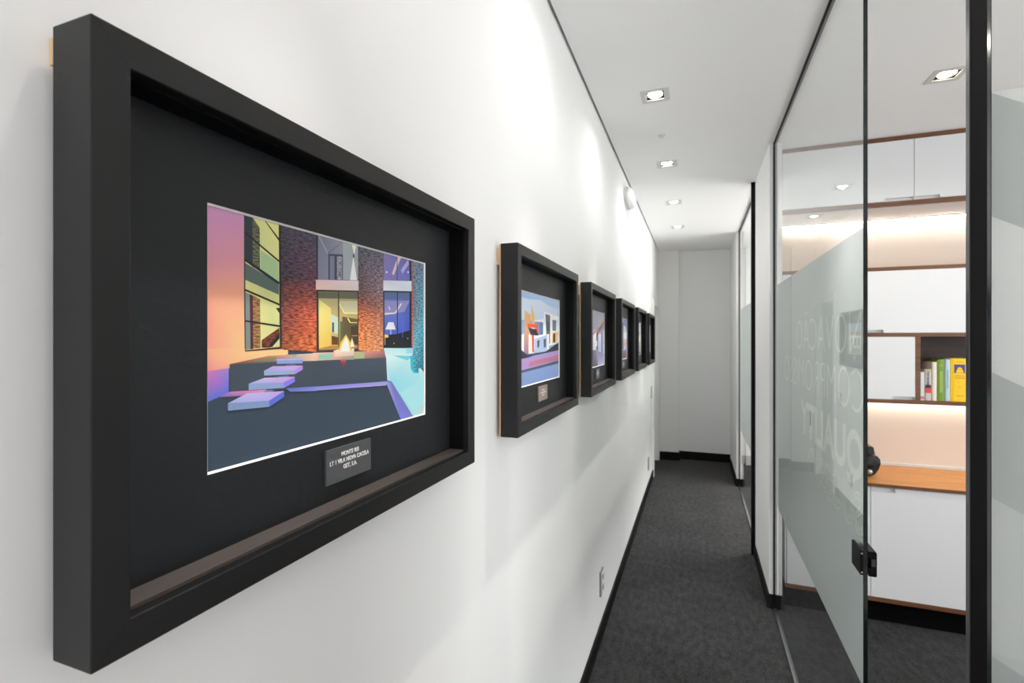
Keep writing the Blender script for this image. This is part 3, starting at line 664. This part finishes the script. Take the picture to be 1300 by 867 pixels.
for y in LY:
    if first: o = dl; o.location = (LX, y, CEIL); o['label'] = names[y]; o['group'] = 'corridor downlights'; first = False
    else: o = dup(dl, (LX, y, CEIL), names[y], 'corridor downlights')
    lamp_light('downlight_spill', (LX, y, CEIL-0.010), 9.5, (1.0, 0.965, 0.925), 0.012, 155, 1.0)
    lamp_light('downlight_beam', (LX, y, CEIL-0.010), P_COR, (1.0, 0.97, 0.94), 0.012, 46, 1.0, 0)
dr = None
for i, (x, y) in enumerate(RL):
    lb = ['square downlight in the office ceiling above the white cupboards, seen through the doorway', 'office downlight farther right over the cupboards', 'office downlight behind the open glass door', 'office downlight in the far front of the office'][i]
    if dr is None:
        dr = make_downlight('lamp_warm'); dr.location = (x, y, CEIL); dr['label'] = lb; dr['group'] = 'office downlights'
    else: dup(dr, (x, y, CEIL), lb, 'office downlights')
    lamp_light('downlight_beam', (x, y, CEIL-0.010), 32, (1.0, 0.94, 0.88), 0.008, 150, 1.0)
for x, y in ((1.3, 5.2),):  # made-up lamp, added to light this office and the corridor end
    dup(dl, (x, y, CEIL-0.0), 'added downlight in the second office that brightens the far corridor', 'office downlights')
    lamp_light('downlight_beam', (x, y, CEIL-0.01), 170, (1.0, 0.95, 0.9), 0.03, 150, 1.0)
# ceiling sensor
bm = bmesh.new(); lathe(bm, [(0,-0.014),(0.008,-0.014),(0.011,-0.008),(0.018,-0.004),(0.02,-0.0002),(0,-0.0002)], 24)
o = link('ceiling_sensor', bm, 'fixture', smooth=True, loc=(-0.195, 3.026, CEIL)); tag(o, 'tiny round white sensor on the corridor ceiling between two downlights', 'sensor')
# oval bulkhead light on the wall
t = thing('wall_light', 'white oval bulkhead light high on the left wall near the ceiling', 'wall light', (XL, 3.78, ZC+1.055))
def oval(bm, prof, ry, rz, n=40):
    rings = []
    for k_, x in prof:
        rings.append([bm.verts.new((x, ry*k_*math.cos(2*math.pi*i/n), rz*k_*math.sin(2*math.pi*i/n))) for i in range(n)])
    for a, b in zip(rings, rings[1:]):
        for i in range(n): bm.faces.new((a[i], a[(i+1)%n], b[(i+1)%n], b[i]))
    bm.faces.new(rings[0]); bm.faces.new(rings[-1][::-1])
bm = bmesh.new(); oval(bm, [(1,0.0004),(1,0.018),(0.97,0.024)], 0.15, 0.078); link('base_plate', bm, 'fixture', t, smooth=False)
bm = bmesh.new(); oval(bm, [(0.94,0.0242),(0.94,0.034),(0.88,0.05),(0.72,0.062),(0.45,0.068),(0.1,0.07)], 0.15, 0.078); link('opal_cover', bm, 'opal', t, smooth=True)
# sockets and switch on the left wall
def wall_plate(name, label, cat, y, z, socket=True):
    t = thing(name, label, cat, (XL, y, z))
    boxo('cover_plate', 0.0003, 0.010, -0.042, 0.042, -0.066, 0.066, 'chrome', t, bevel=0.002)
    if socket:
        for dz in (-0.03, 0.03):
            bm = bmesh.new(); ringed(bm, (-0.03,0.03,dz-0.026,dz+0.026), (-0.024,0.024,dz-0.02,dz+0.02), 0.0102, 0.014, 'x'); i_ = link('socket_insert', bm, 'white_plastic', t)
            bm = bmesh.new(); box(bm, 0.0102, 0.0108, -0.0238, 0.0238, dz-0.0198, dz+0.0198); link('socket_well', bm, 'socket_side', i_)
    else:
        boxo('rocker', 0.0102, 0.015, -0.03, 0.03, -0.05, 0.05, 'white_plastic', t, bevel=0.002)
wall_plate('wall_socket', 'double wall socket low on the left wall, nearer one', 'socket', 2.73, ZC-1.345)
wall_plate('wall_socket', 'double wall socket low on the left wall, farther one by the doorway', 'socket', 5.55, ZC-1.36)
wall_plate('light_switch', 'light switch at hand height beside the far left doorway', 'switch', 5.93, ZC-0.62, False)

# ---------------------------------------------------------------- office cupboards
CX0 = 0.505
YU, YB, YW = 3.52, 3.41, 3.93        # upper face, base face, back wall
def z(v): return ZC + v
def notched(x0, x1, z0, z1, notch, y0, y1):
    """door panel with a finger notch: notch=(x0,x1,depth,'top'/'bottom')"""
    bm = bmesh.new(); a, b, dpt, side = notch
    if side == 'bottom':
        pts = [(x0,z0),(a,z0),(a,z0+dpt),(b,z0+dpt),(b,z0),(x1,z0),(x1,z1),(x0,z1)]
    else:
        pts = [(x0,z0),(x1,z0),(x1,z1),(b,z1),(b,z1-dpt),(a,z1-dpt),(a,z1),(x0,z1)]
    out = []
    for p in pts:
        if not out or abs(out[-1][0]-p[0]) + abs(out[-1][1]-p[1]) > 1e-6: out.append(p)
    if abs(out[-1][0]-out[0][0]) + abs(out[-1][1]-out[0][1]) < 1e-6: out.pop()
    prism(bm, out, y0, y1, 'y'); return bm
def door(t, x0, x1, z0, z1, face, notch, name='door'):
    o = link(name, notched(x0, x1, z0, z1, notch, face, face+0.018), 'cab', t)
    a, b, dpt, side = notch
    zz0, zz1 = (z0, z0+dpt) if side == 'bottom' else (z1-dpt, z1)
    boxo('recessed_handle', a, b, face+0.0155, face+0.0178, zz0, zz1, 'handle_shaded', o)
def carcass(bm, x0, x1, z0, z1, face, back, tk, lip=0.0):
    box(bm, x0, x1, face, back, z1-tk, z1); box(bm, x0, x1, face, back, z0, z0+tk)
    box(bm, x0, x0+0.016, face+0.02, back, z0+tk, z1-tk); box(bm, x1-0.016, x1, face+0.02, back, z0+tk, z1-tk)
# light strip under a unit, at the back wall
def led(t, x0, x1, zz):
    o = boxo('light_strip', x0, x1, 3.885, 3.907, zz, zz+0.006, 'white_plastic', t); o['label'] = 'warm glowing light strip under the unit'
    boxo('diffuser', x0+0.005, x1-0.005, 3.888, 3.904, zz-0.002, zz, 'led', o)
# top row
G = 0.0015
wide = 1.366
for i in range(2):
    x0 = CX0 + i*wide; x1 = min(x0+wide, 3.38) - 0.001; xm = 1.187 + i*wide if i == 0 else (x0+x1)/2
    t = thing('wall_cabinet', ['white two-door wall cabinet with walnut edges right under the office ceiling, left of the row', 'white two-door wall cabinet under the ceiling farther right in the office'][i], 'cabinet', (0,0,0), 'white wall cabinets under the office ceiling')
    bm = bmesh.new(); carcass(bm, x0, x1, z(0.787), CEIL-0.001, YU, YW-0.001, 0.0245); 
    link('carcass', bm, 'walnut', t)
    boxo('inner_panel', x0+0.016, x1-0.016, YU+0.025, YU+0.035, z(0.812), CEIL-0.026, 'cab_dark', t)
    boxo('underside_panel', x0+0.002, x1-0.002, YU+0.03, YW-0.001, z(0.7835), z(0.787), 'cab', t)
    led(t, x0+0.02, x1-0.02, z(0.7774))
    za, zb = z(0.814), CEIL-0.0275
    door(t, x0+G, xm-G, za, zb, YU+0.001, (xm-0.145, xm-G-0.0005, 0.018, 'bottom'))
    door(t, xm+G, x1-G, za, zb, YU+0.001, (xm+G+0.0005, xm+0.12, 0.018, 'bottom'))
# middle unit: lift-up flap above, small door and open niche below
t = thing('shelf_unit', 'walnut-edged white wall unit with a flap, a small door and the open book niche', 'cabinet', (0,0,0))
x0, x1 = CX0, 3.38
bm = bmesh.new()
for a, b in ((0.4045,0.4255),(0.0125,0.034),(-0.383,-0.3605)): box(bm, x0, x1, YU, YW-0.001, z(a), z(b))
box(bm, x0, x0+0.016, YU+0.02, YW-0.001, z(-0.3605), z(0.0125)); box(bm, x1-0.016, x1, YU, YW-0.001, z(-0.3605), z(0.4045))
box(bm, 1.193, 1.217, YU, YW-0.001, z(-0.3605), z(0.0125)); box(bm, 2.1, 2.124, YU, YW-0.001, z(-0.3605), z(0.0125))
link('carcass', bm, 'walnut', t)
led(t, x0+0.02, x1-0.02, z(-0.3892))
boxo('niche_back', 1.217, 2.1, 3.80, 3.81, z(-0.36), z(0.0125), 'walnut_dark', t)
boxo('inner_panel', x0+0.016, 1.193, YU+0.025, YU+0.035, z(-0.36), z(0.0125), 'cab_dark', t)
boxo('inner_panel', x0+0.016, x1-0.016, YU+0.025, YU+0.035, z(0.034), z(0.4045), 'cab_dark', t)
door(t, x0+G, 2.1-G, z(0.0355), z(0.403), YU+0.001, (0.9, 1.037, 0.017, 'bottom'), 'flap_door')
door(t, 2.1+G, x1-0.02, z(0.0355), z(0.403), YU+0.001, (2.2, 2.34, 0.017, 'bottom'), 'flap_door')
door(t, x0+G, 1.193-G, z(-0.359), z(0.011), YU+0.001, (1.083, 1.193-G-0.0005, 0.019, 'bottom'))
door(t, 2.124+G, x1-0.02, z(-0.359), z(0.011), YU+0.001, (2.13, 2.24, 0.019, 'bottom'))
# LED strips
# base units
t = thing('base_cabinet', 'long white base cabinet with recessed handles under the orange-brown worktop', 'cabinet', (0,0,0))
bm = bmesh.new(); box(bm, CX0, 3.38, YB, YW-0.001, z(-1.518), z(-1.494)); link('bottom_board', bm, 'walnut', t)
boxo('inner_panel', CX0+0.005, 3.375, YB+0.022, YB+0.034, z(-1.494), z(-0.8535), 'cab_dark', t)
boxo('side_panel', CX0, CX0+0.005, YB+0.002, YW-0.001, z(-1.494), z(-0.8535), 'cab', t)
boxo('plinth', CX0, 3.38, YB+0.05, YB+0.068, 0.0005, z(-1.518), 'plinth', t)
xs = [0.513, 0.943, 1.6, 2.257, 2.914, 3.375]
for a, b in zip(xs, xs[1:]):
    door(t, a+G, b-G, z(-1.4925), z(-0.8575), YB+0.001, (a+G+0.0005, a+0.118, 0.024, 'top'))
t = tag(boxo('worktop', CX0, 3.38, YB-0.008, YW-0.001, z(-0.8525), z(-0.835), 'oak', bevel=0.001), 'orange-brown wooden worktop running over the white base cabinet', 'worktop')
boxo('front_edge', CX0, 3.38, YB-0.0105, YB-0.0083, z(-0.8535), z(-0.8355), 'walnut', t)
o = boxo('back_strip', CX0, 3.38, YW-0.014, YW-0.0015, z(-0.8345), z(-0.817), 'white_plastic', bevel=0.001)
tag(o, 'slim white sealing strip along the back of the wooden worktop', 'trim strip')
# ---------------------------------------------------------------- books
def book(label, x0, x1, top, col, cover_m, depth=0.17, deco=None, hard=True, yf=3.548):
    zb = z(-0.3603)
    t = thing('book', label, 'book', (x0, yf, zb), 'books in the walnut niche')
    w = x1-x0-0.0012; h = z(top)-zb
    bm = bmesh.new(); c = 0.0022
    # cover: rounded spine at the front and two boards
    pts = [(0,0.004),(w*0.18,0.0008),(w*0.5,0),(w*0.82,0.0008),(w,0.004),(w,depth),(w-c,depth),(w-c,0.007),(c,0.007),(c,depth),(0,depth)]
    prism(bm, pts, 0, h, 'z'); link('cover', bm, cover_m, t)
    boxo('pages', c+0.0003, w-c-0.0003, 0.0075, depth-0.004, 0.004, h-0.004, 'core', t)
    if deco: deco(t, w, h)
    return t
def bm_patch(name, t, x0, x1, z0, z1, m, y=-0.0004):
    return boxo(name, x0, x1, y, y+0.0012, z0, z1, m, t)
def bookmat(n, c): M[n] = mat(n, rgb(*c), 0.5); return n
def d_striped(t, w, h):
    bm_patch('spine_print', t, 0.002, w-0.002, h*0.24, h*0.4, bookmat('red_ink', (226, 60, 58)))
    bm_patch('spine_print', t, 0.002, w-0.002, h*0.4, h*0.5, bookmat('dark_ink', (48, 38, 44)))
    bm_patch('spine_print', t, 0.003, w-0.003, h*0.93, h*0.985, bookmat('straw_ink', (190, 176, 96)))
    me = text_mesh('MANUAL', 0.026, 1, 0.0006)
    for v in me.vertices: x, y, q = v.co; v.co = (w/2 - y*0.62, -0.0007, h*0.71 + x*0.78)
    me.materials.append(M['dark_ink']); o = bpy.data.objects.new('spine_title', me); C.objects.link(o); o.parent = t
def d_yellow(t, w, h):
    o = bm_patch('spine_picture', t, w*0.2, w*0.82, h*0.66, h*0.86, bookmat('violet_ink', (70, 66, 130)))
    bm = bmesh.new(); a, b = w*0.31, w*0.72; zz0, zz1 = h*0.665, h*0.80
    pts = [(a,zz0),(b,zz0),(b,zz0+0.014)] + [((a+b)/2+(b-a)/2*0.75*math.cos(q), zz0+0.014+(zz1-zz0-0.014)*math.sin(q)) for q in [math.pi*k/8 for k in range(0, 9)]] + [(a,zz0+0.014)]
    prism(bm, pts, -0.0012, -0.0005, 'y'); link('printed_arch', bm, 'yellow_cover', o)
    for wd, zz, hh in ((0.56, 0.595, 0.016), (0.6, 0.545, 0.016), (0.1, 0.33, 0.012), (0.4, 0.13, 0.012), (0.4, 0.92, 0.01)):
        bm_patch('spine_print', t, w*(0.53-wd/2), w*(0.53+wd/2), h*zz-h*hh/2, h*zz+h*hh/2, bookmat('ochre_ink', (170, 128, 30)))
bookmat('white_cover', (214, 220, 224)); bookmat('grey_cover', (196, 194, 190)); bookmat('cream_cover', (232, 224, 210)); bookmat('green_cover', (118, 152, 48)); bookmat('blue_cover', (188, 210, 226)); bookmat('yellow_cover', (250, 200, 8)); bookmat('brown_cover', (96, 70, 58))
def d_low(c):
    def f(t, w, h): bm_patch('spine_print', t, 0.002, w-0.002, h*0.04, h*0.14, c)
    return f
bookmat('rose_ink', (196, 130, 150)); bookmat('teal_ink', (120, 168, 176)); bookmat('lime_ink', (150, 178, 84)); bookmat('grey_ink', (150, 170, 190))
book('short white book at the left end of the row, beside the walnut divider', 1.2185, 1.2465, -0.195, None, 'white_cover', deco=d_low('rose_ink'))
book('pale book with a red and black banded spine, second from the left', 1.247, 1.2795, -0.178, None, 'grey_cover', deco=d_striped)
book('thin cream book between the banded one and the green one', 1.2815, 1.3055, -0.136, None, 'cream_cover')
def d_green(t, w, h):
    bm_patch('spine_print', t, w*0.3, w*0.7, h*0.2, h*0.72, 'lime_ink'); bm_patch('spine_print', t, w*0.35, w*0.65, h*0.84, h*0.88, 'lime_ink')
book('tall olive green book in the middle of the row', 1.3065, 1.342, -0.121, None, 'green_cover', deco=d_green)
def d_blue(t, w, h): bm_patch('spine_print', t, w*0.35, w*0.62, h*0.3, h*0.75, 'grey_ink')
book('tall pale blue book between the green and the yellow one', 1.343, 1.3675, -0.119, None, 'blue_cover', deco=d_blue)
book('thick bright yellow book with a violet arch picture on its spine', 1.3685, 1.449, -0.113, None, 'yellow_cover', deco=d_yellow)
# ---------------------------------------------------------------- printer
t = thing('printer', 'black desktop printer at the left end of the wooden worktop', 'printer', (0.83, 3.66, z(-0.835)))
bm = bmesh.new()
prism(bm, [(-0.19,0.006),(0.15,0.006),(0.172,0.02),(0.19,0.05),(0.2,0.085),(0.198,0.11),(0.185,0.128),(-0.2,0.128),(-0.205,0.05)], -0.12, 0.14, 'y'); link('body', bm, 'printer', t, bevel=0.003)
bm = bmesh.new(); prism(bm, [(-0.2,0.0),(0.175,0.0),(0.168,0.045),(0.16,0.05),(-0.19,0.05)], -0.11, 0.13, 'y'); link('scanner_lid', bm, 'printer_grey', t, bevel=0.004).location = (0,0,0.134)
bm = bmesh.new(); prism(bm, [(-0.18,0.0),(0.172,0.0),(0.19,0.012),(0.186,0.032),(0.17,0.044),(-0.18,0.044)], -0.131, -0.119, 'y'); link('front_panel', bm, 'printer_grey', t, bevel=0.003).location = (0,0,0.078)
bm = bmesh.new(); box(bm, -0.17, 0.16, -0.1255, -0.12, 0.058, 0.07); link('paper_slot', bm, 'base', t)
bm = bmesh.new(); lathe(bm, [(0,0.010),(0.012,0.010),(0.016,0.006),(0.017,0)], 24, Matrix.Translation((0.142,-0.12,0.033)) @ Matrix.Rotation(math.pi/2,4,'X')); link('dial', bm, 'chrome', t, smooth=True)
for sx in (-0.16, 0.12):
    for sy in (-0.08, 0.1):
        bm = bmesh.new(); lathe(bm, [(0,0.0005),(0.012,0.0005),(0.012,0.006),(0,0.006)], 12, Matrix.Translation((sx, sy, 0))); link('foot', bm, 'base', t)

# ---------------------------------------------------------------- added fill: area lamps at made-up windows, white world through the open end
w = bpy.data.worlds.new('fill_light'); bpy.context.scene.world = w; w.use_nodes = True
w.node_tree.nodes['Background'].inputs[0].default_value = (1.0, 1.0, 1.0, 1)
w.node_tree.nodes['Background'].inputs[1].default_value = 3.2
def fill_light(x, y0, y1, z0, z1, power):  # area lamp added outside a made-up window to brighten office and corridor
    l = bpy.data.lights.new('added_fill', 'AREA'); l.shape = 'RECTANGLE'; l.size = z1-z0; l.size_y = y1-y0; l.energy = power; l.color = (1.0, 1.0, 1.0)
    o = bpy.data.objects.new('added_fill', l); C.objects.link(o); o.location = (x, (y0+y1)/2, (z0+z1)/2); o.rotation_euler = (0, math.pi/2, 0)
fill_light(3.6, -0.6, 2.6, 0.9, 2.3, 56)
fill_light(2.6, 4.5, 6.6, 0.9, 2.3, 58)
# ---------------------------------------------------------------- camera
cam = bpy.data.cameras.new('camera'); co = bpy.data.objects.new('camera', cam); C.objects.link(co)
co.location = (0, 0, ZC); co.rotation_euler = (math.pi/2, 0, math.atan(235/626))
cam.sensor_width = 36; cam.lens = 626/1300*36; cam.shift_y = -3.5/1300; cam.clip_start = 0.02
cam.dof.use_dof = True; cam.dof.focus_distance = 0.78; cam.dof.aperture_fstop = 8
sc = bpy.context.scene; sc.camera = co
sc.view_settings.view_transform = 'Standard'; sc.view_settings.look = 'None'; sc.view_settings.gamma = 1; sc.view_settings.use_curve_mapping = False
sc.view_settings.exposure = 0
sc.cycles.use_denoising = True; sc.cycles.max_bounces = 16; sc.cycles.diffuse_bounces = 8; sc.cycles.transparent_max_bounces = 24; sc.cycles.sample_clamp_indirect = 6
